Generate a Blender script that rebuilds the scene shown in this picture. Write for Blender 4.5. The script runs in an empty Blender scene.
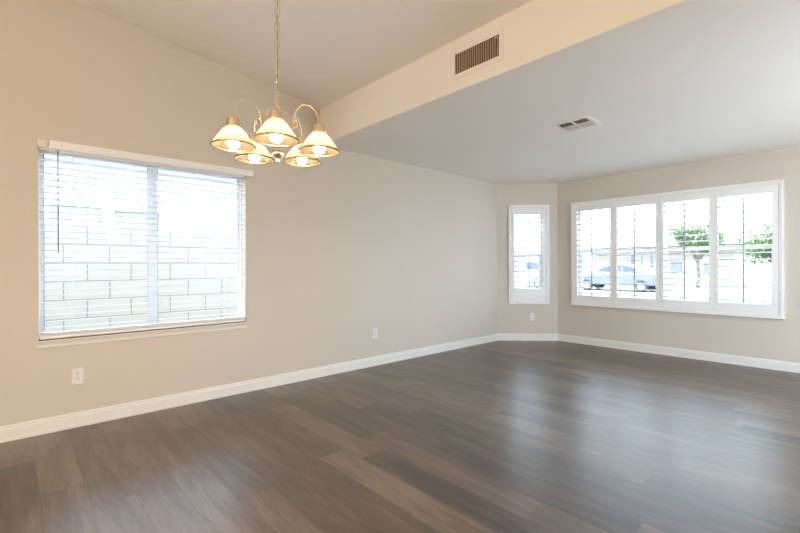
import bpy, bmesh, math, random
from mathutils import Vector, Matrix
random.seed(7)
PI = math.pi
SC = bpy.context.scene
COL = SC.collection

# ------------------------------------------------------------------ camera
CAM = Vector((3.8822, 0.0, 1.1635))
YAW, PITCH, ROLL = -0.8318, -0.0012, -0.0035
fwd = Vector((math.sin(YAW), math.cos(YAW), 0)); rgt = Vector((math.cos(YAW), -math.sin(YAW), 0)); up = Vector((0, 0, 1))
f2 = fwd*math.cos(PITCH) + up*math.sin(PITCH); u2 = up*math.cos(PITCH) - fwd*math.sin(PITCH)
r3 = rgt*math.cos(ROLL) + u2*math.sin(ROLL); u3 = u2*math.cos(ROLL) - rgt*math.sin(ROLL)
cd = bpy.data.cameras.new('camera'); cam = bpy.data.objects.new('camera', cd); COL.objects.link(cam)
cam.matrix_world = Matrix(((r3.x, u3.x, -f2.x, CAM.x), (r3.y, u3.y, -f2.y, CAM.y), (r3.z, u3.z, -f2.z, CAM.z), (0, 0, 0, 1)))
cd.sensor_fit = 'HORIZONTAL'; cd.sensor_width = 36.0; cd.lens = 425.6*36/800; cd.clip_start = 0.02; cd.clip_end = 400
SC.camera = cam

# ------------------------------------------------------------------ light and exposure
SKY = 9.5
BULB = 230.0
GLOBE_FILL = 132.0  # strength of the added fill globes behind the camera
SC.view_settings.view_transform = 'Standard'
SC.view_settings.look = 'None'
SC.view_settings.gamma = 1.0
SC.view_settings.use_curve_mapping = False
SC.view_settings.exposure = 0.0
w = bpy.data.worlds.new('overcast_sky'); SC.world = w; w.use_nodes = True
wn = w.node_tree; wn.nodes.clear()
wo = wn.nodes.new('ShaderNodeOutputWorld'); wb = wn.nodes.new('ShaderNodeBackground')
wt = wn.nodes.new('ShaderNodeTexCoord'); ws = wn.nodes.new('ShaderNodeSeparateXYZ'); wr = wn.nodes.new('ShaderNodeValToRGB')
wn.links.new(wt.outputs['Generated'], ws.inputs[0]); wn.links.new(ws.outputs['Z'], wr.inputs[0])
wr.color_ramp.elements[0].color = (0.67, 0.83, 1.0, 1); wr.color_ramp.elements[1].color = (0.58, 0.77, 1.0, 1)
wn.links.new(wr.outputs[0], wb.inputs['Color']); wb.inputs['Strength'].default_value = SKY
wn.links.new(wb.outputs[0], wo.inputs[0])

sd = bpy.data.lights.new('sun', 'SUN'); sd.energy = 17.0; sd.angle = math.radians(2); sd.color = (1.0, .99, .98)
so = bpy.data.objects.new('sun', sd); COL.objects.link(so); so.location = (0, -10, 20)
so.rotation_euler = Vector((.05, .5, -.866)).to_track_quat('-Z', 'Y').to_euler()

# ------------------------------------------------------------------ helpers
def link(name, me, m, parent=None):
    o = bpy.data.objects.new(name, me); COL.objects.link(o)
    if m: me.materials.append(m)
    if parent: o.parent = parent
    return o

class MB:
    def __init__(s): s.v = []; s.f = []; s.sm = []
    def add(s, vs, fs, M=None, smooth=False):
        b = len(s.v)
        for p in vs:
            p = Vector(p); s.v.append(M @ p if M else p)
        for q in fs: s.f.append([b+i for i in q]); s.sm.append(smooth)
        return s
    def box(s, x0, x1, y0, y1, z0, z1, M=None):
        vs = [(x, y, z) for x in (x0, x1) for y in (y0, y1) for z in (z0, z1)]
        return s.add(vs, [(0,1,3,2),(4,6,7,5),(0,4,5,1),(2,3,7,6),(0,2,6,4),(1,5,7,3)], M)
    def prism(s, poly, a, b, axis, M=None, smooth=False):
        n = len(poly)
        def pt(p, t):
            return {'x': (t, p[0], p[1]), 'y': (p[0], t, p[1]), 'z': (p[0], p[1], t)}[axis]
        vs = [pt(p, a) for p in poly] + [pt(p, b) for p in poly]
        b0 = len(s.v)
        s.add(vs, [tuple(range(n))[::-1], tuple(range(n, 2*n))], M)
        s.f += [[b0+i, b0+(i+1) % n, b0+n+(i+1) % n, b0+n+i] for i in range(n)]; s.sm += [smooth]*n
        return s
    def lathe(s, prof, c=(0,0,0), n=24, M=None, rib=0.0, ribs=0):
        vs = []; fs = []
        for r, z in prof:
            for k in range(n):
                a = 2*PI*k/n; rr = r*(1 + rib*math.cos(ribs*a)) if ribs else r
                vs.append((c[0]+rr*math.cos(a), c[1]+rr*math.sin(a), c[2]+z))
        for i in range(len(prof)-1):
            for k in range(n):
                k2 = (k+1) % n
                fs.append((i*n+k, i*n+k2, (i+1)*n+k2, (i+1)*n+k))
        return s.add(vs, fs, M, True)
    def tube(s, pts, r, n=8, closed=False, M=None):
        pts = [Vector(p) for p in pts]; N = len(pts)
        rs = r if isinstance(r, (list, tuple)) else [r]*N
        vs = []; fs = []; nrm = None
        for i, p in enumerate(pts):
            a = pts[(i-1) % N] if closed or i else pts[i]
            b = pts[(i+1) % N] if closed or i < N-1 else pts[i]
            t = (b-a).normalized()
            if nrm is None:
                nrm = t.cross(Vector((0,0,1)) if abs(t.z) < .9 else Vector((1,0,0))).normalized()
            nrm = (nrm - t*nrm.dot(t)).normalized(); bi = t.cross(nrm)
            for k in range(n):
                an = 2*PI*k/n
                vs.append(p + (nrm*math.cos(an) + bi*math.sin(an))*rs[i])
        for i in range(N if closed else N-1):
            j = (i+1) % N
            for k in range(n):
                k2 = (k+1) % n
                fs.append((i*n+k, i*n+k2, j*n+k2, j*n+k))
        if not closed:
            fs += [tuple(range(n))[::-1], tuple(range((N-1)*n, N*n))]
        return s.add(vs, fs, M, True)
    def build(s, name, m, parent=None, bevel=0, M=None):
        me = bpy.data.meshes.new(name)
        me.from_pydata([(M @ p if M else p) for p in s.v], [], s.f)
        me.polygons.foreach_set('use_smooth', s.sm)
        bm = bmesh.new(); bm.from_mesh(me); bmesh.ops.recalc_face_normals(bm, faces=bm.faces); bm.to_mesh(me); bm.free()
        o = link(name, me, m, parent)
        if bevel:
            md = o.modifiers.new('soft_edges', 'BEVEL'); md.width = bevel; md.segments = 2; md.limit_method = 'ANGLE'
        return o

def spline(pts, k=6):
    P = [Vector(p) for p in pts]; P = [P[0]*2-P[1]] + P + [P[-1]*2-P[-2]]; out = []
    for i in range(1, len(P)-2):
        a, b, c, d = P[i-1:i+3]
        for j in range(k):
            t = j/k
            out.append(0.5*((2*b)+(c-a)*t+(2*a-5*b+4*c-d)*t*t+(3*b-a-3*c+d)*t**3))
    out.append(P[-2]); return out

def tag(o, label=None, cat=None, group=None, kind=None):
    for k, v in (('label', label), ('category', cat), ('group', group), ('kind', kind)):
        if v: o[k] = v
    return o
def empty(name, loc, label, cat, group=None, rz=0):
    o = bpy.data.objects.new(name, None); COL.objects.link(o); o.location = loc; o.rotation_euler.z = rz
    o.empty_display_size = .1
    return tag(o, label, cat, group)
def copy_tree(o, parent=None):
    c = o.copy(); COL.objects.link(c); c.parent = parent
    for ch in list(o.children): copy_tree(ch, c)
    return c

# ------------------------------------------------------------------ materials
def mat(name, col, rough=.5, metal=0, bump=None, vary=None, spec=.5, coat=0):
    """bump=(scale, strength, distance); vary=(scale, amount)"""
    m = bpy.data.materials.new(name); m.use_nodes = True; nt = m.node_tree; b = nt.nodes['Principled BSDF']
    b.inputs['Base Color'].default_value = (*col, 1); b.inputs['Roughness'].default_value = rough
    b.inputs['Metallic'].default_value = metal; b.inputs['Specular IOR Level'].default_value = spec
    b.inputs['Coat Weight'].default_value = coat
    tc = nt.nodes.new('ShaderNodeTexCoord')
    if bump:
        n = nt.nodes.new('ShaderNodeTexNoise'); n.inputs['Scale'].default_value = bump[0]; n.inputs['Detail'].default_value = 3
        nt.links.new(tc.outputs['Object'], n.inputs['Vector'])
        bp = nt.nodes.new('ShaderNodeBump'); bp.inputs['Strength'].default_value = bump[1]; bp.inputs['Distance'].default_value = bump[2]
        nt.links.new(n.outputs['Fac'], bp.inputs['Height']); nt.links.new(bp.outputs[0], b.inputs['Normal'])
    v = vary or (3.0, .02)
    n = nt.nodes.new('ShaderNodeTexNoise'); n.inputs['Scale'].default_value = v[0]; n.inputs['Detail'].default_value = 4
    nt.links.new(tc.outputs['Object'], n.inputs['Vector'])
    r = nt.nodes.new('ShaderNodeValToRGB')
    r.color_ramp.elements[0].position = .3; r.color_ramp.elements[1].position = .7
    r.color_ramp.elements[0].color = (*[c*(1-v[1]) for c in col], 1); r.color_ramp.elements[1].color = (*[min(1, c*(1+v[1])) for c in col], 1)
    nt.links.new(n.outputs['Fac'], r.inputs[0]); nt.links.new(r.outputs[0], b.inputs['Base Color'])
    return m

def nodes(nt):
    def math_(op, a, b=None, c=None):
        n = nt.nodes.new('ShaderNodeMath'); n.operation = op
        for i, x in enumerate((a, b, c)):
            if x is None: continue
            if isinstance(x, (int, float)): n.inputs[i].default_value = x
            else: nt.links.new(x, n.inputs[i])
        return n.outputs[0]
    return math_

def glass_mat(name, tint=(1,1,1), refl=1.0):
    m = bpy.data.materials.new(name); m.use_nodes = True; nt = m.node_tree; nt.nodes.clear()
    o = nt.nodes.new('ShaderNodeOutputMaterial'); mx = nt.nodes.new('ShaderNodeMixShader')
    t = nt.nodes.new('ShaderNodeBsdfTransparent'); t.inputs[0].default_value = (*tint, 1)
    g = nt.nodes.new('ShaderNodeBsdfGlossy'); g.inputs['Roughness'].default_value = .02
    M = nodes(nt); lw = nt.nodes.new('ShaderNodeLayerWeight'); lw.inputs[0].default_value = .5     # facing term, equal on both sides of the pane
    nt.links.new(M('ADD', .035*refl, M('MULTIPLY', M('POWER', lw.outputs['Facing'], 5.0), .8*refl)), mx.inputs[0])
    nt.links.new(t.outputs[0], mx.inputs[1]); nt.links.new(g.outputs[0], mx.inputs[2]); nt.links.new(mx.outputs[0], o.inputs[0])
    return m

def floor_mat():
    m = bpy.data.materials.new('vinyl_planks'); m.use_nodes = True; nt = m.node_tree; b = nt.nodes['Principled BSDF']
    M = nodes(nt); L = nt.links.new
    tc = nt.nodes.new('ShaderNodeTexCoord'); sp = nt.nodes.new('ShaderNodeSeparateXYZ'); L(tc.outputs['Object'], sp.inputs[0])
    W, LEN = .182, 1.22
    yr = M('DIVIDE', M('ADD', sp.outputs['Y'], .082), W); row = M('FLOOR', yr); fy = M('FRACT', yr)
    wn1 = nt.nodes.new('ShaderNodeTexWhiteNoise'); wn1.noise_dimensions = '1D'; L(row, wn1.inputs['W'])
    xr = M('ADD', M('DIVIDE', sp.outputs['X'], LEN), wn1.outputs['Value']); colm = M('FLOOR', xr); fx = M('FRACT', xr)
    cb = nt.nodes.new('ShaderNodeCombineXYZ'); L(row, cb.inputs[0]); L(colm, cb.inputs[1])
    wn2 = nt.nodes.new('ShaderNodeTexWhiteNoise'); wn2.noise_dimensions = '2D'; L(cb.outputs[0], wn2.inputs['Vector'])
    rnd = wn2.outputs['Value']
    # broad streaky grain running along the plank
    def grain(sx, sy, scale, detail, dist=0.0):
        c = nt.nodes.new('ShaderNodeCombineXYZ')
        L(M('MULTIPLY', sp.outputs['X'], sx), c.inputs[0]); L(M('MULTIPLY', sp.outputs['Y'], sy), c.inputs[1]); L(M('MULTIPLY', rnd, 37.0), c.inputs[2])
        n = nt.nodes.new('ShaderNodeTexNoise'); n.inputs['Scale'].default_value = scale; n.inputs['Detail'].default_value = detail
        n.inputs['Distortion'].default_value = dist; n.inputs['Roughness'].default_value = .6
        L(c.outputs[0], n.inputs['Vector']); return n.outputs['Fac']
    g1 = grain(1.3, 9.0, 1.5, 5, .5); g2 = grain(6.0, 130.0, 1.0, 5, .4); g3 = grain(2.2, 20.0, 1.6, 6, .7)
    tone = M('ADD', M('MULTIPLY', rnd, .26), M('ADD', M('MULTIPLY', g1, .62), M('ADD', M('MULTIPLY', g2, .40), M('MULTIPLY', g3, .30))))
    ramp = nt.nodes.new('ShaderNodeValToRGB'); cr = ramp.color_ramp
    cr.elements[0].position = .60; cr.elements[0].color = (0.0353, 0.0242, 0.0180, 1)
    cr.elements[1].position = .98; cr.elements[1].color = (0.1804, 0.1310, 0.0922, 1)
    e = cr.elements.new(.72); e.color = (0.0754, 0.0515, 0.0353, 1)
    e = cr.elements.new(.83); e.color = (0.1107, 0.0764, 0.0518, 1)
    L(tone, ramp.inputs[0])
    # seams
    ey = M('MINIMUM', fy, M('SUBTRACT', 1.0, fy)); ex = M('MINIMUM', fx, M('SUBTRACT', 1.0, fx))
    seam = M('MAXIMUM', M('LESS_THAN', M('MULTIPLY', ey, W), .0011), M('LESS_THAN', M('MULTIPLY', ex, LEN), .0011))
    mx = nt.nodes.new('ShaderNodeMix'); mx.data_type = 'RGBA'
    L(M('MULTIPLY', seam, .55), mx.inputs['Factor']); L(ramp.outputs[0], mx.inputs['A']); mx.inputs['B'].default_value = (.02, .015, .012, 1)
    L(mx.outputs['Result'], b.inputs['Base Color'])
    bp = nt.nodes.new('ShaderNodeBump'); bp.inputs['Strength'].default_value = .2; bp.inputs['Distance'].default_value = .0012
    L(M('SUBTRACT', M('ADD', M('MULTIPLY', g2, .8), M('MULTIPLY', g3, .25)), M('MULTIPLY', seam, .9)), bp.inputs['Height'])
    L(bp.outputs[0], b.inputs['Normal'])
    L(M('ADD', .285, M('MULTIPLY', g3, .14)), b.inputs['Roughness'])
    b.inputs['Specular IOR Level'].default_value = 1.0; b.inputs['IOR'].default_value = 1.58
    return m

def block_mat():
    m = bpy.data.materials.new('block_masonry'); m.use_nodes = True; nt = m.node_tree; b = nt.nodes['Principled BSDF']
    L = nt.links.new
    tc = nt.nodes.new('ShaderNodeTexCoord'); sp = nt.nodes.new('ShaderNodeSeparateXYZ'); cb = nt.nodes.new('ShaderNodeCombineXYZ')
    L(tc.outputs['Object'], sp.inputs[0]); L(sp.outputs['Y'], cb.inputs[0]); L(sp.outputs['Z'], cb.inputs[1])
    mp = nt.nodes.new('ShaderNodeMapping'); mp.inputs['Location'].default_value = (-.606+.41*20, -.01+2.0, 0); L(cb.outputs[0], mp.inputs['Vector'])
    br = nt.nodes.new('ShaderNodeTexBrick'); br.inputs['Scale'].default_value = 1; br.inputs['Brick Width'].default_value = .41
    br.inputs['Row Height'].default_value = .2; br.inputs['Mortar Size'].default_value = .006; br.inputs['Mortar Smooth'].default_value = .1
    br.inputs['Color1'].default_value = (.44, .41, .35, 1); br.inputs['Color2'].default_value = (.455, .425, .365, 1); br.inputs['Mortar'].default_value = (.25, .23, .20, 1)
    br.offset = .5; L(mp.outputs[0], br.inputs['Vector'])
    L(br.outputs['Color'], b.inputs['Base Color']); b.inputs['Roughness'].default_value = .95
    bp = nt.nodes.new('ShaderNodeBump'); bp.inputs['Distance'].default_value = .005; bp.invert = True; L(br.outputs['Fac'], bp.inputs['Height']); L(bp.outputs[0], b.inputs['Normal'])
    return m

def shade_mat():
    m = bpy.data.materials.new('ribbed_amber_glass'); m.use_nodes = True; nt = m.node_tree; nt.nodes.clear(); L = nt.links.new; M = nodes(nt)
    o = nt.nodes.new('ShaderNodeOutputMaterial')
    tc = nt.nodes.new('ShaderNodeTexCoord'); sp = nt.nodes.new('ShaderNodeSeparateXYZ'); L(tc.outputs['Object'], sp.inputs[0])
    an = M('ARCTAN2', sp.outputs['Y'], M('SUBTRACT', sp.outputs['X'], .188))
    rib = M('ADD', .5, M('MULTIPLY', M('SINE', M('MULTIPLY', an, 40.0)), .5))
    amt = M('ADD', .72, M('MULTIPLY', rib, .56))
    def lobe(kind, col):
        n = nt.nodes.new(kind); mx = nt.nodes.new('ShaderNodeMix'); mx.data_type = 'RGBA'; mx.inputs['A'].default_value = (0, 0, 0, 1)
        mx.inputs['B'].default_value = (*[c*1.3 for c in col], 1); L(M('DIVIDE', amt, 1.3), mx.inputs['Factor']); L(mx.outputs['Result'], n.inputs[0]); return n
    tl = lobe('ShaderNodeBsdfTranslucent', (.088, .081, .065)); df = lobe('ShaderNodeBsdfDiffuse', (.042, .039, .032))
    gl = nt.nodes.new('ShaderNodeBsdfGlossy'); gl.inputs['Roughness'].default_value = .25
    m1 = nt.nodes.new('ShaderNodeAddShader'); L(tl.outputs[0], m1.inputs[0]); L(df.outputs[0], m1.inputs[1])
    m3 = nt.nodes.new('ShaderNodeMixShader'); m3.inputs[0].default_value = .05; L(m1.outputs[0], m3.inputs[1]); L(gl.outputs[0], m3.inputs[2])
    L(m3.outputs[0], o.inputs[0]); return m

def emit_mat(name, col, s):
    m = bpy.data.materials.new(name); m.use_nodes = True; nt = m.node_tree; nt.nodes.clear()
    o = nt.nodes.new('ShaderNodeOutputMaterial'); e = nt.nodes.new('ShaderNodeEmission')
    e.inputs[0].default_value = (*col, 1); e.inputs[1].default_value = s; nt.links.new(e.outputs[0], o.inputs[0]); return m

PAINT = (.645, .588, .503)
M_wall = mat('greige_wall_paint', PAINT, .75, bump=(55, .12, .003), vary=(1.2, .012), spec=.25)
M_ceil = mat('warm_white_ceiling_paint', (.90, .855, .785), .85, bump=(60, .12, .003), vary=(1.0, .01), spec=.2)
M_trim = mat('white_trim_paint', (.80, .78, .73), .4, vary=(4, .01))
M_shut = mat('white_shutter_paint', (.88, .87, .85), .4, vary=(4, .01))
M_vinyl = mat('white_vinyl', (.80, .81, .82), .45, vary=(4, .01))
M_sash = mat('backlit_grey_sash', (.64, .68, .72), .45, vary=(4, .01))  # grey-blue tint paints in the backlit look of the sashes
M_blind = mat('white_blind_slat', (.86, .85, .84), .45, vary=(4, .01))
M_wand = mat('clear_grey_wand', (.42, .41, .46), .3)
M_rod = mat('tilt_rod_backlit', (.40, .40, .42), .45)  # darker than the shutter white: backlit shade put into the rod colour
M_outlet = mat('outlet_white', (.80, .79, .76), .35)
M_slot = mat('slot_dark', (.05, .045, .04), .6)
M_vent = mat('vent_cream_enamel', (.74, .70, .60), .5)
M_blade = mat('vent_tan_blade', (.62, .50, .37), .5)
M_duct_shade = mat('duct_shade_brown', (.10, .065, .04), .8)
M_brass = mat('satin_antique_brass', (.72, .60, .44), .30, metal=1, vary=(30, .08))
M_rim = mat('aged_bronze_rim', (.36, .28, .18), .35, metal=1, vary=(30, .1))
M_shade = shade_mat()
M_fill_globe = emit_mat('warm_fill_globe', (1.0, .78, .54), GLOBE_FILL)
M_bulb = emit_mat('warm_bulb', (1.0, .70, .42), BULB)
M_glass = glass_mat('window_glass', refl=.12)
M_floor = floor_mat(); M_block = block_mat()
M_conc = mat('dark_paving', (.066, .065, .063), .9, bump=(20, .2, .004), vary=(2, .06))
M_bounce = mat('pale_bounce_ground', (.66, .65, .63), .9, bump=(20, .2, .004), vary=(2, .05))  # kept pale so the unseen side ground throws light indoors
M_asph = mat('street_asphalt', (.24, .24, .24), .9, bump=(40, .3, .004), vary=(3, .08))
M_gravel = mat('tan_gravel', (.12, .098, .08), .95, bump=(25, .6, .02), vary=(15, .25))
M_stucco = mat('white_stucco', (.72, .72, .70), .95, bump=(30, .3, .006), vary=(2, .03))
M_beige = mat('beige_stucco', (.26, .23, .19), .95, bump=(30, .3, .006), vary=(2, .03))
M_roof = mat('pale_roof_tile', (.30, .28, .26), .9, bump=(8, .5, .03), vary=(8, .08))
M_darkpane = mat('house_window_pane', (.10, .12, .16), .15)
M_palepane = mat('pale_window_pane', (.33, .335, .33), .15)
M_navy = mat('navy_car_paint', (.085, .10, .15), .3, coat=.6)
M_white = mat('white_car_paint', (.6, .6, .6), .3, coat=.6)
M_tyre = mat('tyre_rubber', (.03, .03, .035), .8)
M_alloy = mat('alloy_rim', (.22, .22, .23), .35, metal=.8)
M_carglass = mat('car_glass', (.03, .04, .06), .08)
M_bark = mat('tree_bark', (.14, .115, .09), .95, bump=(12, .8, .02), vary=(6, .2))
M_leaf = mat('light_green_leaf', (.088, .150, .042), .6, vary=(1.5, .35))

# ------------------------------------------------------------------ room shell
H = 2.44; L_ = 6.245; AY = 5.59; BX = .655; XR = 5.4; YB = -3.0; T = .15
SY = 2.405; ST = 2.8175; SL = .144
def zc(y): return ST + SL*(SY - y)

def struct(o): o['kind'] = 'structure'; return o
def wall_pieces(mb, u0, u1, z0, z1, holes, emit):
    """slab split round rectangular holes: emit(mb, u0, u1, z0, z1)"""
    hs = sorted(holes); u = u0
    for (a, b, c, d) in hs:
        if a > u: emit(mb, u, a, z0, z1)
        if c > z0: emit(mb, a, b, z0, c)
        if d < z1: emit(mb, a, b, d, z1)
        u = b
    if u < u1: emit(mb, u, u1, z0, z1)

mb = MB(); mb.box(-T, XR+T, YB-T, L_+T, -.12, 0)
struct(mb.build('floor', M_floor))

W1 = (.135, 1.605, .65, 2.02)                    # side window opening: y0 y1 z0 z1
mb = MB(); wall_pieces(mb, YB-T, AY+.06, -.10, H, [W1], lambda m, a, b, c, d: m.box(-T, 0, a, b, c, d))
mb.prism([(YB-T, H), (SY+.1, H), (SY+.1, ST+.06), (YB-T, zc(YB-T)+.06)], -T, 0, 'x')
struct(mb.build('wall_left', M_wall))

D45 = Matrix.Translation((BX, L_, 0)) @ Matrix.Rotation(PI/4, 4, 'Z')     # local x along the bay wall (negative towards the left wall), +y outdoors
WB = (-.700, -.205, .69, 2.03)
mb = MB(); wall_pieces(mb, -.9265, 0, -.10, H+.05, [WB], lambda m, a, b, c, d: m.box(a, b, 0, T, c, d, D45))
struct(mb.build('wall_bay', M_wall))

WF = (.945, 3.215, .66, 2.03)
mb = MB(); wall_pieces(mb, BX-.06, XR+T, -.10, H+.05, [WF], lambda m, a, b, c, d: m.box(a, b, L_, L_+T, c, d))
struct(mb.build('wall_front', M_wall))

# rear of the open living space, out of view: glass doors added here and in the right wall bring daylight in
DR = (4.1, 5.0, 0.0, 2.1)
mb = MB(); wall_pieces(mb, -T, XR+T, 0, zc(YB), [DR], lambda m, a, b, c, d: m.box(a, b, YB-T, YB, c, d))
struct(mb.build('wall_rear', M_wall))
DS = (2.8, 5.2, 0.0, 2.25)
mb = MB(); wall_pieces(mb, YB-T, L_+T, 0, H, [DS], lambda m, a, b, c, d: m.box(XR, XR+T, a, b, c, d))
mb.prism([(YB-T, H), (SY+.1, H), (SY+.1, ST+.06), (YB-T, zc(YB-T)+.06)], XR, XR+T, 'x')
struct(mb.build('wall_right', M_wall))

mb = MB(); mb.prism([(SY, H), (L_+T, H), (L_+T, H+.12), (SY+.1, H+.12), (SY+.1, ST+.05), (SY, ST+.05)], -T, XR+T, 'x')   # flat ceiling and the drop face in one plaster surface
struct(mb.build('ceiling_flat', M_ceil, bevel=.006))
mb = MB(); mb.prism([(YB-T, zc(YB-T)), (SY+.1, zc(SY+.1)), (SY+.1, zc(SY+.1)+.12), (YB-T, zc(YB-T)+.12)], -T, XR+T, 'x')
struct(mb.build('ceiling_vaulted', M_ceil))
# baseboards: stepped profile (distance from wall, height)
BP = [(0, 0), (.017, 0), (.017, .018), (.013, .024), (.013, .078), (.009, .086), (.009, .097), (.004, .106), (0, .106)]
def baseboard(name, p0, p1, n, e0=0, e1=0):
    p0 = Vector((*p0, 0)); p1 = Vector((*p1, 0)); n = Vector((*n, 0)).normalized(); d = (p1-p0).normalized()
    vs = []
    for p, e in ((p0, e0), (p1, e1)):
        for o, z in BP: vs.append(p + n*o + d*e*o + Vector((0, 0, z)))
    k = len(BP); m = MB()
    m.add(vs, [tuple(range(k)), tuple(range(k, 2*k))[::-1]] + [(i, (i+1) % k, k+(i+1) % k, k+i) for i in range(k)])
    return struct(m.build(name, M_trim))
t8 = math.tan(PI/8)
baseboard('baseboard_left', (0, YB), (0, AY), (1, 0), 0, -t8)
baseboard('baseboard_bay', (0, AY), (BX, L_), (1, -1), t8, -t8)
baseboard('baseboard_front', (BX, L_), (XR, L_), (0, -1), t8, -1)

# ------------------------------------------------------------------ side window (sliding, in a plaster recess)
y0, y1, z0, z1 = W1
mb = MB(); fx0, fx1 = -.135, -.085; b = .014
mb.box(fx0, fx1, y0, y0+b, z0, z1).box(fx0, fx1, y1-b, y1, z0, z1).box(fx0, fx1, y0+b, y1-b, z0, z0+b).box(fx0, fx1, y0+b, y1-b, z1-b, z1)
win1 = struct(mb.build('window_1', M_vinyl, bevel=.003))
def sash(name, a, b_, x0, x1, sa, sb):
    st = .024; m = MB(); m.box(x0, x1, a, a+sa, z0+b, z1-b).box(x0, x1, b_-sb, b_, z0+b, z1-b).box(x0, x1, a+sa, b_-sb, z0+b, z0+b+st).box(x0, x1, a+sa, b_-sb, z1-b-st, z1-b)
    s = m.build(name, M_sash, win1, bevel=.002)
    k = MB(); xg = x1+.0005; k.box(x1-.004, xg, a+sa-.002, a+sa+.004, z0+b+st, z1-b-st).box(x1-.004, xg, b_-sb-.004, b_-sb+.002, z0+b+st, z1-b-st); k.build('gasket', M_wand, s)
    g = MB(); g.box((x0+x1)/2-.002, (x0+x1)/2+.002, a+sa, b_-sb, z0+b+st, z1-b-st); g.build('pane', M_glass, s)
    return s
ymid = .860
sash('sash', y0+b, ymid, -.110, -.090, .020, .037); sash('sash', ymid, y1-b, -.130, -.110, .037, .020)
m = MB(); m.box(-.090, -.080, ymid-.006, ymid+.010, 1.26, 1.34); m.build('sash_latch', M_vinyl, win1)
m = MB(); m.box(-.08, .012, y0-.005, y1+.005, .642, .650); m.box(.0, .013, y0-.008, y1+.006, .600, .616)
struct(m.build('sill_side', M_trim))

# ------------------------------------------------------------------ horizontal blind in the side window
bl = empty('horizontal_blind', (-.03, .87, 2.0), 'white horizontal slat blind with valance lowered over the wide side window', 'blind')
def lb(m): # geometry written in world coordinates -> local of the blind
    return Matrix.Translation((.03, -.87, -2.0))
m = MB(); m.box(-.056, .000, y0+.006, y1-.006, 1.985, 2.018); m.build('headrail', M_blind, bl, .002, lb(m))
m = MB(); m.box(.018, .028, .192, 1.668, 1.998, 2.056); m.box(.001, .018, 1.656, 1.668, 1.998, 2.056); m.box(.001, .018, .30, .33, 2.0, 2.04); m.box(.001, .018, 1.45, 1.48, 2.0, 2.04)
m.build('valance', M_blind, bl, .003, lb(m))
m = MB(); m.box(.001, .016, .130, .186, 1.998, 2.054); m.build('valance_clip', M_vent, bl, .003, lb(m))
m = MB(); zs = 1.967; SP = .0457; tl_ = math.radians(-3.5)
zz = zs
while zz > .715:
    # slightly crowned slat, 50 mm deep
    M4 = Matrix.Translation((-.030, 0, zz)) @ Matrix.Rotation(tl_, 4, 'Y')
    m.prism([(-.025, -.0013), (0, .0006), (.025, -.0013), (.025, .0013), (0, .0032), (-.025, .0013)], y0+.008, y1-.008, 'y', M4)
    zz -= SP
for q in range(5):
    m.prism([(-.055, .680+q*.0042), (-.005, .680+q*.0042), (-.005, .683+q*.0042), (-.055, .683+q*.0042)], y0+.008, y1-.008, 'y')
m.build('slats', M_blind, bl, 0, lb(m))
m = MB(); m.box(-.056, -.004, y0+.008, y1-.008, .656, .678); m.build('bottom_rail', M_blind, bl, .004, lb(m))
m = MB()
for yy in (.33, .87, 1.41):
    for xx in (-.0545, -.0055):
        m.tube([(xx, yy, 1.985), (xx, yy, .678)], .0009, 5)
m.build('ladder_cords', M_blind, bl, 0, lb(m))
m = MB(); m.tube([(.006, .243, 1.995), (.010, .243, 1.90), (.010, .243, 1.262)], .0042, 6); m.build('tilt_wand', M_wand, bl, 0, lb(m))

# ------------------------------------------------------------------ plantation shutters and the windows behind them
def make_shutter(root, u0, u1, zb, zt, openings, bounds, zo0, zo1, sill=True):
    """local frame: x along the wall, y outdoors, wall face at y=0"""
    fw = .042; fd = .038
    m = MB()
    m.box(u0, u0+fw, -fd, .0, zb, zt).box(u1-fw, u1, -fd, 0, zb, zt).box(u0+fw, u1-fw, -fd, 0, zt-fw, zt).box(u0+fw, u1-fw, -fd, 0, zb, zb+fw*.8)
    m.box(u0+.012, u0+fw-.012, -fd-.003, -fd, zb+.012, zt-.012).box(u1-fw+.012, u1-.012, -fd-.003, -fd, zb+.012, zt-.012)
    m.box(u0+.012, u1-.012, -fd-.003, -fd, zt-fw+.012, zt-.012)
    if sill: m.box(u0-.004, u1+.004, -fd-.014, 0, zb-.004, zb+.024)
    m.build('shutter_frame', M_shut, root, .003)
    for i, (a, b_) in enumerate(openings):
        p0, p1 = bounds[i]+.0015, bounds[i+1]-.0015
        q0, q1 = zb+fw*.8+.002, zt-fw-.002
        m = MB(); y_0, y_1 = -.034, -.006
        m.box(p0, a, y_0, y_1, q0, q1).box(b_, p1, y_0, y_1, q0, q1).box(a, b_, y_0, y_1, q0, zo0).box(a, b_, y_0, y_1, zo1, q1)
        pan = m.build('shutter_panel', M_shut, root, .002)
        n = round((zo1-zo0)/.0765); sp = (zo1-zo0)/n; m = MB()
        for k in range(n):
            zc_ = zo0 + sp*(k+.5); ring = []
            for j in range(10):
                an = 2*PI*j/10; ring.append((.0435*math.cos(an), 0.0065*math.sin(an)))
            R = Matrix.Translation((0, -.020, zc_)) @ Matrix.Rotation(math.radians(-4), 4, 'X')
            m.prism(ring, a+.002, b_-.002, 'x', R, True)
        m.build('louver_set', M_shut, pan)
        m = MB(); c = (a+b_)/2; m.box(c-.008, c+.008, -.078, -.068, zo0+.01, zo1-.035); m.build('tilt_rod', M_rod, pan, .003)

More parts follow.
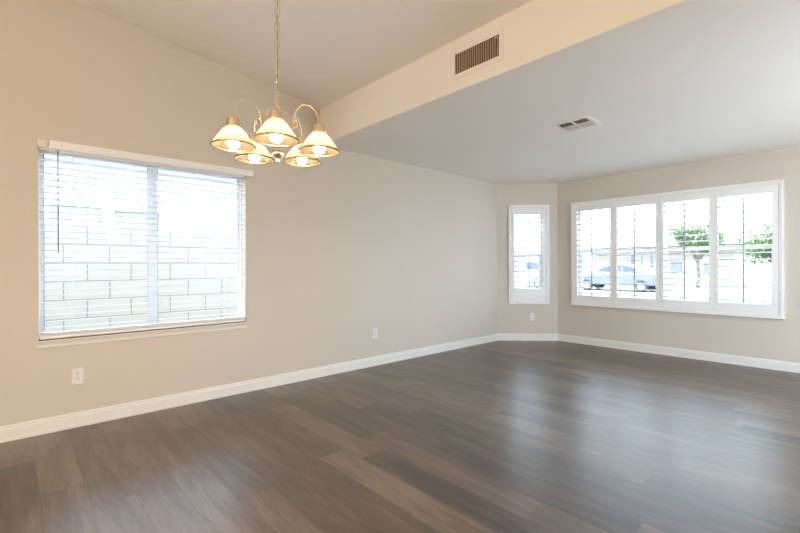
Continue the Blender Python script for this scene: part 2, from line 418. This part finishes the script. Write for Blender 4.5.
def corr(x, y):   # a mark read on the wall plane, moved onto a plane standing y in front of it
    k = (L_+y)/L_; return CAM.x + (x-CAM.x)*k
def corz(z, y): k = (L_+y)/L_; return CAM.z + (z-CAM.z)*k
sh = empty('plantation_shutter', (2.07, L_, .57), 'wide white four-panel plantation shutter on the long front window', 'shutters')
O = Matrix.Translation((0, L_, 0))
ops = [(corr(a, -.03), corr(b_, -.03)) for a, b_ in ((.962, 1.436), (1.531, 2.010), (2.105, 2.591), (2.682, 3.174))]
bnd = [corr(.912, -.03), corr(1.4836, -.03), corr(2.0578, -.03), corr(2.6366, -.03), corr(3.228, -.03)]
make_shutter(sh, corr(.868, -.038), corr(3.271, -.038), corz(.570, -.038), corz(2.103, -.038), ops, bnd, corz(.718, -.03), corz(1.966, -.03))
for ch in sh.children: ch.matrix_parent_inverse = Matrix.Identity(4); ch.location = (-2.07, 0, -.57)

shb = empty('plantation_shutter', (BX-.33, L_-.33, .57), 'narrow white single-panel plantation shutter on the angled bay wall', 'shutters', rz=PI/4)
sb_loc = D45.inverted() @ Vector((BX-.33, L_-.33, .57))
make_shutter(shb, -.757, -.135, .570, 2.100, [(-.668, -.236)], [-.712, -.179], .807, 1.945, sill=False)
for ch in shb.children: ch.location = (-sb_loc.x, -sb_loc.y, -.57)

def hung_window(name, parent_M, u0, u1, z0, z1, units, zr):
    m = MB(); d0, d1 = .07, .13; b = .035
    m.box(u0, u0+b, d0, d1, z0, z1, parent_M).box(u1-b, u1, d0, d1, z0, z1, parent_M).box(u0+b, u1-b, d0, d1, z0, z0+b, parent_M).box(u0+b, u1-b, d0, d1, z1-b, z1, parent_M)
    for q in units[1:-1]: m.box(q-.03, q+.03, d0, d1, z0+b, z1-b, parent_M)
    fr = struct(m.build(name, M_vinyl, None, .002))
    for i in range(len(units)-1):
        a = units[i]+(b if i == 0 else .03); c = units[i+1]-(b if i == len(units)-2 else .03)
        m = MB(); m.box(a, c, d0+.006, d1-.01, zr-.024, zr+.024, parent_M)
        m.box(a, a+.022, d0+.006, d1-.02, z0+b, zr-.024, parent_M).box(c-.022, c, d0+.006, d1-.02, z0+b, zr-.024, parent_M).box(a, c, d0+.006, d1-.02, z0+b, z0+b+.025, parent_M)
        s = m.build('sash', M_vinyl, fr, .002)
        g = MB(); g.box(a, c, d0+.03, d0+.034, z0+b, z1-b, parent_M); g.build('pane', M_glass, s)
    return fr
hung_window('window_2', O, WF[0], WF[1], WF[2], WF[3], [WF[0], 2.075, WF[1]], 1.372)
hung_window('window_3', D45, WB[0], WB[1], WB[2], WB[3], [WB[0], WB[1]], 1.33)

# unseen glass doors added for daylight: rear, then right side
m = MB(); a, b_, c, d = DR
m.box(a, a+.05, YB-.11, YB-.04, c, d).box(b_-.05, b_, YB-.11, YB-.04, c, d).box((a+b_)/2-.04, (a+b_)/2+.04, YB-.11, YB-.04, c, d).box(a, b_, YB-.11, YB-.04, d-.05, d).box(a, b_, YB-.11, YB-.04, c, c+.03)
dr = struct(m.build('added_door_1', M_vinyl, None, .002))
g = MB(); g.box(a+.05, b_-.05, YB-.075, YB-.071, .03, d-.05); g.build('pane', M_glass, dr)
m = MB(); a, b_, c, d = DS
m.box(XR+.04, XR+.11, a, a+.05, c, d).box(XR+.04, XR+.11, b_-.05, b_, c, d).box(XR+.04, XR+.11, (a+b_)/2-.04, (a+b_)/2+.04, c, d).box(XR+.04, XR+.11, a, b_, d-.05, d).box(XR+.04, XR+.11, a, b_, c, c+.03)
dr2 = struct(m.build('added_door_2', M_vinyl, None, .002))
g = MB(); g.box(XR+.071, XR+.075, a+.05, b_-.05, .03, d-.05); g.build('pane', M_glass, dr2)


# globe pendants added unseen behind the viewpoint as warm fill for the near walls
for (gx, gy, lab) in ((2.7, -1.0, 'added globe fill lamp, unseen in the rear of the room nearest the left wall'), (4.6, -1.4, 'added globe fill lamp, unseen in the rear of the room before the glass door')):
    zt = zc(gy); p = empty('added_fill_lamp', (gx, gy, zt), lab, 'lamp', 'added fill globes')
    m = MB(); m.lathe([(0, -.03), (.05, -.025), (.06, 0), (.06, .01), (0, .01)], n=20); m.build('ceiling_canopy', M_brass, p)
    m = MB(); m.tube([(0, 0, -.02), (0, 0, 1.88-zt)], .006, 8); m.lathe([(0, 1.9-zt), (.035, 1.89-zt), (.04, 1.86-zt), (0, 1.855-zt)], n=18); m.build('stem', M_brass, p)
    m = MB(); m.lathe([(max(.0, .12*math.sin(PI*q/14)), 1.75-zt+.12*math.cos(PI*q/14)) for q in range(15)], n=24); m.build('fill_globe', M_fill_globe, p)

# ------------------------------------------------------------------ wall outlets
def make_outlet(loc, rz, label):
    r = empty('wall_outlet', loc, label, 'outlet', rz=rz)      # local: x along wall, -y into the room
    m = MB(); m.box(-.036, .036, -.006, 0, -.059, .059); m.build('cover_plate', M_outlet, r, .003)
    for s in (-1, 1):
        m = MB(); ring = []
        for j in range(16):
            an = 2*PI*j/16; ring.append((.0175*math.cos(an), max(-.0135, min(.0135, .0175*math.sin(an)))))
        m.prism([(x, z+s*.0195) for x, z in ring], -.0085, -.005, 'y')
        rc = m.build('receptacle', M_outlet, r)
        m = MB()
        for xx, h_ in ((-.0065, .0055), (.0065, .0045)): m.box(xx-.0013, xx+.0013, -.0092, -.0083, s*.0195+.002-h_+.002, s*.0195+.002+h_+.002)
        m.lathe([(0, 0), (.0026, 0), (.0026, .0009), (0, .0009)], (0, 0, 0), 10, Matrix.Translation((0, -.0083, s*.0195-.0085)) @ Matrix.Rotation(PI/2, 4, 'X'))
        m.build('contact_slots', M_slot, rc)
    m = MB(); m.lathe([(0, .001), (.003, .0008), (.003, 0)], (0, 0, 0), 10, Matrix.Translation((0, -.006, 0)) @ Matrix.Rotation(PI/2, 4, 'X')); m.build('screw', M_vent, r)
    return r
make_outlet((0, .350, .369), PI/2, 'white duplex wall outlet low on the wall below the blind-covered side window')
make_outlet((0, 3.130, .375), PI/2, 'white duplex wall outlet low on the plain left wall between side window and bay')
P = D45 @ Vector((-.392, 0, .365))
make_outlet(P, PI/4, 'white duplex wall outlet under the narrow shuttered bay window')

# ------------------------------------------------------------------ vents
v = empty('wall_vent', (2.043, SY, 2.634), 'cream return-air vent with vertical brown blades on the soffit face', 'vent')
hw, hh, fr_ = .191, .072, .032
m = MB(); m.box(-hw-fr_, -hw, -.006, 0, -hh-fr_, hh+fr_).box(hw, hw+fr_, -.006, 0, -hh-fr_, hh+fr_).box(-hw, hw, -.006, 0, hh, hh+fr_).box(-hw, hw, -.006, 0, -hh-fr_, -hh)
m.build('frame', M_ceil, v, .002)
m = MB(); m.box(-hw, hw, -.0015, 0, -hh, hh); m.build('duct_shade_sheet', M_duct_shade, v)  # flat dark sheet for the shade inside the duct, no hole cut
m = MB(); nb = 20
for k in range(nb):
    x = -hw + 2*hw*(k+.5)/nb
    R = Matrix.Translation((x, -.0065, 0)) @ Matrix.Rotation(math.radians(4), 4, 'Z')
    m.box(-.0014, .0014, -.005, .005, -hh, hh, R)
m.build('blades', M_blade, v)
m = MB(); m.box(hw-.026, hw-.014, -.013, -.009, hh-.022, hh-.012); m.build('damper_lever', M_vent, v)

v = empty('ceiling_vent', (2.118, 3.775, H), 'white two-way air register set in the flat ceiling', 'vent')
hx, hy = .165, .150; ix, iy = .130, .115
m = MB(); m.box(-hx, -ix, -hy, hy, -.008, 0).box(ix, hx, -hy, hy, -.008, 0).box(-ix, ix, iy, hy, -.008, 0).box(-ix, ix, -hy, -iy, -.008, 0)
m.box(-ix, ix, -.007, .007, -.008, 0).box(-.007, .007, -iy, iy, -.0085, 0); m.build('frame', M_ceil, v, .002)
m = MB(); m.box(-ix, ix, -iy, iy, -.001, 0); m.build('duct_shade_sheet', M_duct_shade, v)  # dark backing sheet paints the shaded duct behind the blades
m = MB()
for s in (-1, 1):
    for k in range(7):
        yy = s*(.007 + (iy-.007)*(k+.5)/7)
        R = Matrix.Translation((0, yy, -.006)) @ Matrix.Rotation(math.radians(-35 if s > 0 else 19), 4, 'X')
        for (xa, xb) in ((-ix, -.007), (.007, ix)): m.box(xa, xb, -.0085 if s > 0 else -.004, .0085 if s > 0 else .004, -.0005, .0005, R)
m.build('blades', M_vent, v)

# ------------------------------------------------------------------ chandelier
CX, CY = 2.108, .879
ch = empty('chandelier', (CX, CY, zc(CY)), 'five-light brass chandelier with ribbed amber glass shades hanging on a chain from the vaulted ceiling', 'chandelier')
ZT = zc(CY)
def Z(z): return z - ZT
m = MB(); m.lathe([(0, -.035), (.012, -.035), (.03, -.028), (.055, -.012), (.062, -.004), (.062, .012), (0, .012)], n=28); m.build('ceiling_canopy', M_brass, ch)
m = MB(); zz = Z(1.945); k = 0; lp = .0335
while zz + .042 < -.02:
    pts = []
    hl, rw = .0125, .0105
    for j in range(12):
        an = 2*PI*j/12; yy = rw*math.cos(an); z_ = rw*math.sin(an) + (hl if math.sin(an) > 0.01 else -hl if math.sin(an) < -.01 else 0)
        pts.append((yy*.7, -yy*.7, z_) if k % 2 else (yy*.7, yy*.7, z_))
    m.tube(pts, .0023, 6, True, Matrix.Translation((0, 0, zz+.021))); zz += lp; k += 1
m.tube([(0, .0, Z(3.02)), (0, 0, -.02)], .004, 6)
m.build('chain', M_brass, ch)
m = MB(); m.tube(spline([(.003, .002, Z(1.93)), (.006, -.003, Z(2.2)), (-.004, .004, Z(2.5)), (.005, .003, Z(2.8)), (0, 0, Z(3.02))], 8), .0014, 6); m.build('power_cord', M_rim, ch)
m = MB()
m.lathe([(0, Z(1.628)), (.004, Z(1.629)), (.0075, Z(1.636)), (.004, Z(1.643)), (.009, Z(1.648)), (.020, Z(1.657)), (.026, Z(1.668)), (.022, Z(1.676)), (.013, Z(1.682)), (.013, Z(1.690)),
         (.024, Z(1.697)), (.024, Z(1.715)), (.015, Z(1.722)), (.011, Z(1.745)), (.017, Z(1.775)), (.011, Z(1.80)), (.008, Z(1.83)), (.012, Z(1.86)), (.016, Z(1.872)), (.009, Z(1.885)), (.006, Z(1.905)), (.010, Z(1.912)), (.004, Z(1.922)), (0, Z(1.924))], n=20)
m.tube([(.009*math.cos(2*PI*j/14), 0, Z(1.934)+.013*math.sin(2*PI*j/14)) for j in range(14)], .0022, 6, True)
m.build('column', M_brass, ch)
R_ = .188
base_ang = math.atan2(CAM.y-CY, CAM.x-CX) + math.radians(-1.6)
arm0 = None
arm_m = MB()
arm_pts = spline([(.020, 0, Z(1.705)), (.040, 0, Z(1.703)), (.058, 0, Z(1.722)), (.066, 0, Z(1.760)), (.070, 0, Z(1.800)), (.082, 0, Z(1.848)), (.106, 0, Z(1.876)), (.134, 0, Z(1.881)), (.162, 0, Z(1.866)), (.181, 0, Z(1.834)), (.188, 0, Z(1.790))], 6)
arm_m.tube(arm_pts, .0042, 8)
arm_m.tube(spline([(.010, 0, Z(1.845)), (.026, 0, Z(1.858)), (.044, 0, Z(1.845)), (.050, 0, Z(1.815)), (.066, 0, Z(1.783)), (.086, 0, Z(1.785)), (.092, 0, Z(1.802)), (.082, 0, Z(1.813)), (.074, 0, Z(1.805))], 6), .0032, 7)
cap_m = MB(); cap_m.lathe([(0, Z(1.800)), (.007, Z(1.800)), (.008, Z(1.796)), (.016, Z(1.794)), (.0235, Z(1.790)), (.0265, Z(1.784)), (.0255, Z(1.780)), (.0285, Z(1.776)), (.0285, Z(1.763)), (.031, Z(1.760)), (.031, Z(1.755)), (.026, Z(1.753)), (0, Z(1.753))], (R_, 0, 0), 24)
sh_m = MB(); sh_m.lathe([(.026, Z(1.757)), (.034, Z(1.750)), (.045, Z(1.738)), (.057, Z(1.721)), (.069, Z(1.703)), (.079, Z(1.689)), (.086, Z(1.679)), (.088, Z(1.675))], (R_, 0, 0), 144, None, .012, 36)
rim_m = MB(); rim_m.tube([(R_+.0885*math.cos(2*PI*j/48), .0885*math.sin(2*PI*j/48), Z(1.6745)) for j in range(48)], .0036, 8, True)
bulb_m = MB(); bulb_m.lathe([(.0125, Z(1.718)), (.017, Z(1.711)), (.0225, Z(1.700)), (.0245, Z(1.689)), (.0235, Z(1.678)), (.018, Z(1.669)), (.009, Z(1.6645)), (0, Z(1.664))], (R_, 0, 0), 20)
neck_m = MB(); neck_m.lathe([(.014, Z(1.753)), (.014, Z(1.735)), (.0125, Z(1.732)), (.0125, Z(1.718))], (R_, 0, 0), 16)
protos = {}
for i in range(5):
    rz = base_ang + i*2*PI/5
    if i == 0:
        arm = arm_m.build('arm', M_brass, ch); cap = cap_m.build('socket_cup', M_brass, ch)
        shd = sh_m.build('glass_shade', M_shade, ch); rim = rim_m.build('shade_rim', M_rim, shd); blb = bulb_m.build('light_bulb', M_bulb, ch)
        nck = neck_m.build('lamp_holder', M_outlet, blb); tag(blb, 'glowing warm white bulb')
        protos = dict(arm=arm, cap=cap, shd=shd, rim=rim, blb=blb)
        for kx in ('arm', 'cap', 'shd', 'blb'): protos[kx].rotation_euler.z = rz
    else:
        for kx in ('arm', 'cap', 'shd', 'blb'):
            c = protos[kx].copy(); COL.objects.link(c); c.parent = ch; c.rotation_euler.z = rz
            if kx == 'shd':
                c2 = rim.copy(); COL.objects.link(c2); c2.parent = c
            if kx == 'blb':
                c2 = nck.copy(); COL.objects.link(c2); c2.parent = c

# ------------------------------------------------------------------ outdoors
GZ = -.22
m = MB(); m.box(5.6, 50, -30, 6.4, GZ-.2, GZ+.01); struct(m.build('ground_bounce', M_bounce))  # unseen bright ground added to bounce daylight in through the side door
m = MB(); m.box(-60, 50, -30, 21.0, GZ-.2, GZ); struct(m.build('ground_yard', M_conc))
m = MB(); m.box(-60, 50, 21.0, 29.5, GZ-.2, GZ-.02); struct(m.build('street', M_asph))
m = MB(); m.box(-60, 50, 29.5, 90, GZ-.2, GZ); struct(m.build('ground_gravel', M_gravel))

# block garden wall beside the house
m = MB(); m.box(-2.05, -1.85, -8, 9.5, GZ, 1.61); struct(m.build('wall_yard', M_block))

# neighbouring house beyond the block wall
nh = empty('house', (-8, 2, GZ), 'pale neighbouring house seen over the block wall through the side blind', 'house')
def at_house(M0): return Matrix.Translation(M0).inverted()
Mi = at_house((-8, 2, GZ))
m = MB(); wall_holes = [(.42, 1.26, 1.2, 2.29), (1.34, 2.20, 1.2, 2.25)]
wall_pieces(m, -7, 9.0, GZ, 3.0, wall_holes, lambda q, a, b_, c, d: q.box(-5.7, -5.5, a, b_, c, d)); m.box(-11, -5.7, -7, 9, GZ, 3.0); m.build('wall', M_stucco, nh, 0, Mi)
m = MB(); m.prism([(-11.4, 3.0), (-5.1, 3.0), (-5.1, 3.12), (-8.2, 4.2), (-11.4, 3.12)], -7.4, 9.4, 'y'); m.build('roof', M_stucco, nh, 0, Mi)
for a, b_, c, d in wall_holes:
    m = MB(); m.box(-5.56, -5.48, a, a+.05, c, d).box(-5.56, -5.48, b_-.05, b_, c, d).box(-5.56, -5.48, a+.05, b_-.05, d-.05, d).box(-5.56, -5.48, a+.05, b_-.05, c, c+.05)
    wf = m.build('window_frame', M_vinyl, nh, 0, Mi)
    m = MB(); m.box(-5.58, -5.54, a+.04, b_-.04, c+.04, d-.04); m.build('window_pane', M_palepane, wf, 0, Mi)

# house across the street
hy_ = 40.0
oh = empty('house', (-6, hy_, GZ), 'beige house across the street seen through the wide front shutters', 'house'); Mi = at_house((-6, hy_, GZ))
holes = [(-10.15, -9.72, .75, 2.18), (-9.35, -9.02, .75, 2.10), (-8.60, -8.20, .85, 2.10), (-7.1, -6.1, .35, 1.45), (-4.85, -3.9, .30, 1.35), (-2.9, 1.9, GZ, 1.95)]
m = MB(); wall_pieces(m, -13.5, 3.2, GZ, 2.75, holes, lambda q, a, b_, c, d: q.box(a, b_, hy_, hy_+.25, c, d)); m.box(-13.5, 3.2, hy_+.25, hy_+8, GZ, 2.75); m.build('wall', M_beige, oh, 0, Mi)
m = MB(); m.prism([(hy_-.7, 2.70), (hy_+8.7, 2.70), (hy_+8.7, 2.85), (hy_+4, 4.6), (hy_-.7, 2.85)], -14.1, 3.8, 'x'); m.build('roof', M_roof, oh, 0, Mi)
for a, b_, c, d in holes[:-1]:
    m = MB(); m.box(a, b_, hy_+.12, hy_+.16, c, d); pn = m.build('window_pane', M_darkpane, oh, 0, Mi)
    m = MB(); m.box(a, a+.05, hy_+.08, hy_+.12, c, d).box(b_-.05, b_, hy_+.08, hy_+.12, c, d).box(a, b_, hy_+.08, hy_+.12, d-.05, d).box(a, b_, hy_+.08, hy_+.12, c, c+.05); m.build('window_frame', M_vinyl, pn, 0, Mi)
a, b_, c, d = holes[-1]
m = MB(); m.box(a, b_, hy_+.13, hy_+.2, c, d)
for r in range(4):
    for q in range(8):
        xa = a+.06+q*(b_-a-.06)/8; za = c+.08+r*(d-c-.08)/4
        m.box(xa, xa+(b_-a-.06)/8-.06, hy_+.115, hy_+.13, za, za+(d-c-.08)/4-.08)
m.build('garage_door', M_stucco, oh, 0, Mi)

# cars on the street
def make_car(loc, rz, paint, label, suv=False):
    r = empty('car', loc, label, 'car', rz=rz)
    hW = .88; roof = 1.72 if suv else 1.46
    if suv: side = [(-2.25, .38), (-2.3, .65), (-2.2, .98), (-1.1, 1.08), (2.18, 1.10), (2.28, .7), (2.22, .38)]
    else: side = [(-2.25, .34), (-2.32, .58), (-2.22, .78), (-1.15, .94), (1.5, .98), (2.2, .95), (2.3, .62), (2.22, .34)]
    cab = [(-1.15, 1.0), (-.45, roof-.06), (-.2, roof), (1.2, roof), (2.1, 1.06)] if suv else [(-1.2, .92), (-.45, roof-.06), (-.2, roof), (.75, roof-.02), (1.6, .96)]
    m = MB(); m.prism(side, -hW, hW, 'y'); body = m.build('body', paint, r, .06)
    m = MB(); n = len(cab)
    def ins(z, s): return s*(hW-.04-(z-.9)*.28)
    vs = [(x, ins(z, -1), z) for x, z in cab] + [(x, ins(z, 1), z) for x, z in cab]
    m.add(vs, [tuple(range(n)), tuple(range(n, 2*n))[::-1]] + [(i, (i+1) % n, n+(i+1) % n, n+i) for i in range(n)]); m.build('cabin', paint, r, .03)
    for s in (-1, 1):
        for (xa, xb, xc, xd) in (((-.95, -.42, .38, .38), (.46, .46, 1.15 if suv else .85, 1.8 if suv else 1.3))):
            za, zb_ = 1.02 if not suv else 1.14, roof-.10
            q = [(xa, za), (xb, zb_), (xc, zb_), (xd, za)]
            vs = [(x, ins(z, s)+s*.004, z) for x, z in q] + [(x, ins(z, s)-s*.02, z) for x, z in q]
            g = MB(); g.add(vs, [(0,1,2,3), (7,6,5,4), (0,4,5,1), (1,5,6,2), (2,6,7,3), (3,7,4,0)]); g.build('side_window', M_carglass, r)
    x0_, zA, x1_, zB = (-1.1, 1.04, -.5, roof-.1)
    g = MB(); g.add([(x0_-.015, -.72, zA), (x0_-.015, .72, zA), (x1_-.015, .6, zB), (x1_-.015, -.6, zB), (x0_+.02, -.72, zA), (x0_+.02, .72, zA), (x1_+.02, .6, zB), (x1_+.02, -.6, zB)], [(0,1,2,3), (7,6,5,4), (0,4,5,1), (1,5,6,2), (2,6,7,3), (3,7,4,0)]); g.build('windshield', M_carglass, r)
    for xw in (-1.42, 1.38):
        for s in (-1, 1):
            Mw = Matrix.Translation((xw, s*(hW-.10), .33)) @ Matrix.Rotation(-s*PI/2, 4, 'X')
            m = MB(); m.lathe([(.2, -.1), (.31, -.1), (.33, -.07), (.33, .08), (.31, .11), (.21, .11), (.2, .09)], n=24, M=Mw); wh = m.build('wheel', M_tyre, r)
            m = MB(); m.lathe([(0, .10), (.06, .10), (.19, .08), (.2, .09), (.2, -.1), (0, -.1)], n=20, M=Mw); m.build('wheel_rim', M_alloy, wh)
    for s in (-1, 1):
        m = MB(); m.box(-2.31, -2.2, s*.72-.13, s*.72+.13, .60, .72); m.build('headlamp', M_alloy, r, .02)
    return r
make_car((-5.35, 24.8, GZ-.02), 0, M_navy, 'dark blue car parked on the street outside the wide front window')
make_car((-11.4, 25.2, GZ-.02), 0, M_white, 'white car on the street visible through the narrow bay shutter', True)

# trees in the front
def make_tree(loc, h, cw, chh, label, seed, n=5200):
    rnd = random.Random(seed)
    r = empty('tree', loc, label, 'tree', 'small green front-yard trees')
    m = MB(); fork = h*.38
    m.tube(spline([(0, 0, 0), (.04, .02, fork*.5), (.0, .0, fork)], 5), [.11-.03*i/10 for i in range(11)], 8)
    tips = []
    for k in range(8):
        an = 2*PI*k/8 + rnd.uniform(-.3, .3); rr = cw*rnd.uniform(.30, .62); zt = fork + (h-fork)*rnd.uniform(.45, .85)
        p1 = Vector((rr*.45*math.cos(an), rr*.45*math.sin(an), fork+(zt-fork)*.5)); p2 = Vector((rr*math.cos(an), rr*math.sin(an), zt))
        pts = spline([(0, 0, fork-.05), p1, p2], 5); m.tube(pts, [.055-.0042*i for i in range(len(pts))], 6); tips += [p1.lerp(p2, .4), p2]
    m.build('trunk', M_bark, r)
    m = MB(); c0 = fork + (h-fork)*.55
    blobs = [(p, rnd.uniform(.32, .6)*cw*.55) for p in tips] + [(Vector((0, 0, h*.9)), cw*.32)]
    for _ in range(n):
        p, s = rnd.choice(blobs)
        d = Vector((rnd.gauss(0, 1), rnd.gauss(0, 1), rnd.gauss(0, 1))).normalized()*s*rnd.random()**.4
        d.z *= .75; q = p + d
        M4 = Matrix.Translation(q) @ Matrix.Rotation(rnd.uniform(0, 6.28), 4, 'Z') @ Matrix.Rotation(rnd.uniform(-1.2, 1.2), 4, 'X')
        a = rnd.uniform(.06, .12)
        m.add([(0, 0, 0), (a*.45, a*.5, .02), (0, a*1.3, 0), (-a*.45, a*.5, .02)], [(0, 1, 2, 3)], M4)
    m.build('foliage', M_leaf, r)
    return r
make_tree((-3.1, 31.0, GZ), 4.1, 2.2, 2, 'small green tree across the street framed by the second shutter panel from the right', 3)
make_tree((1.4, 24.0, GZ-.02), 3.1, 2.2, 2, 'small green tree beyond the right edge of the rightmost shutter panel', 5)
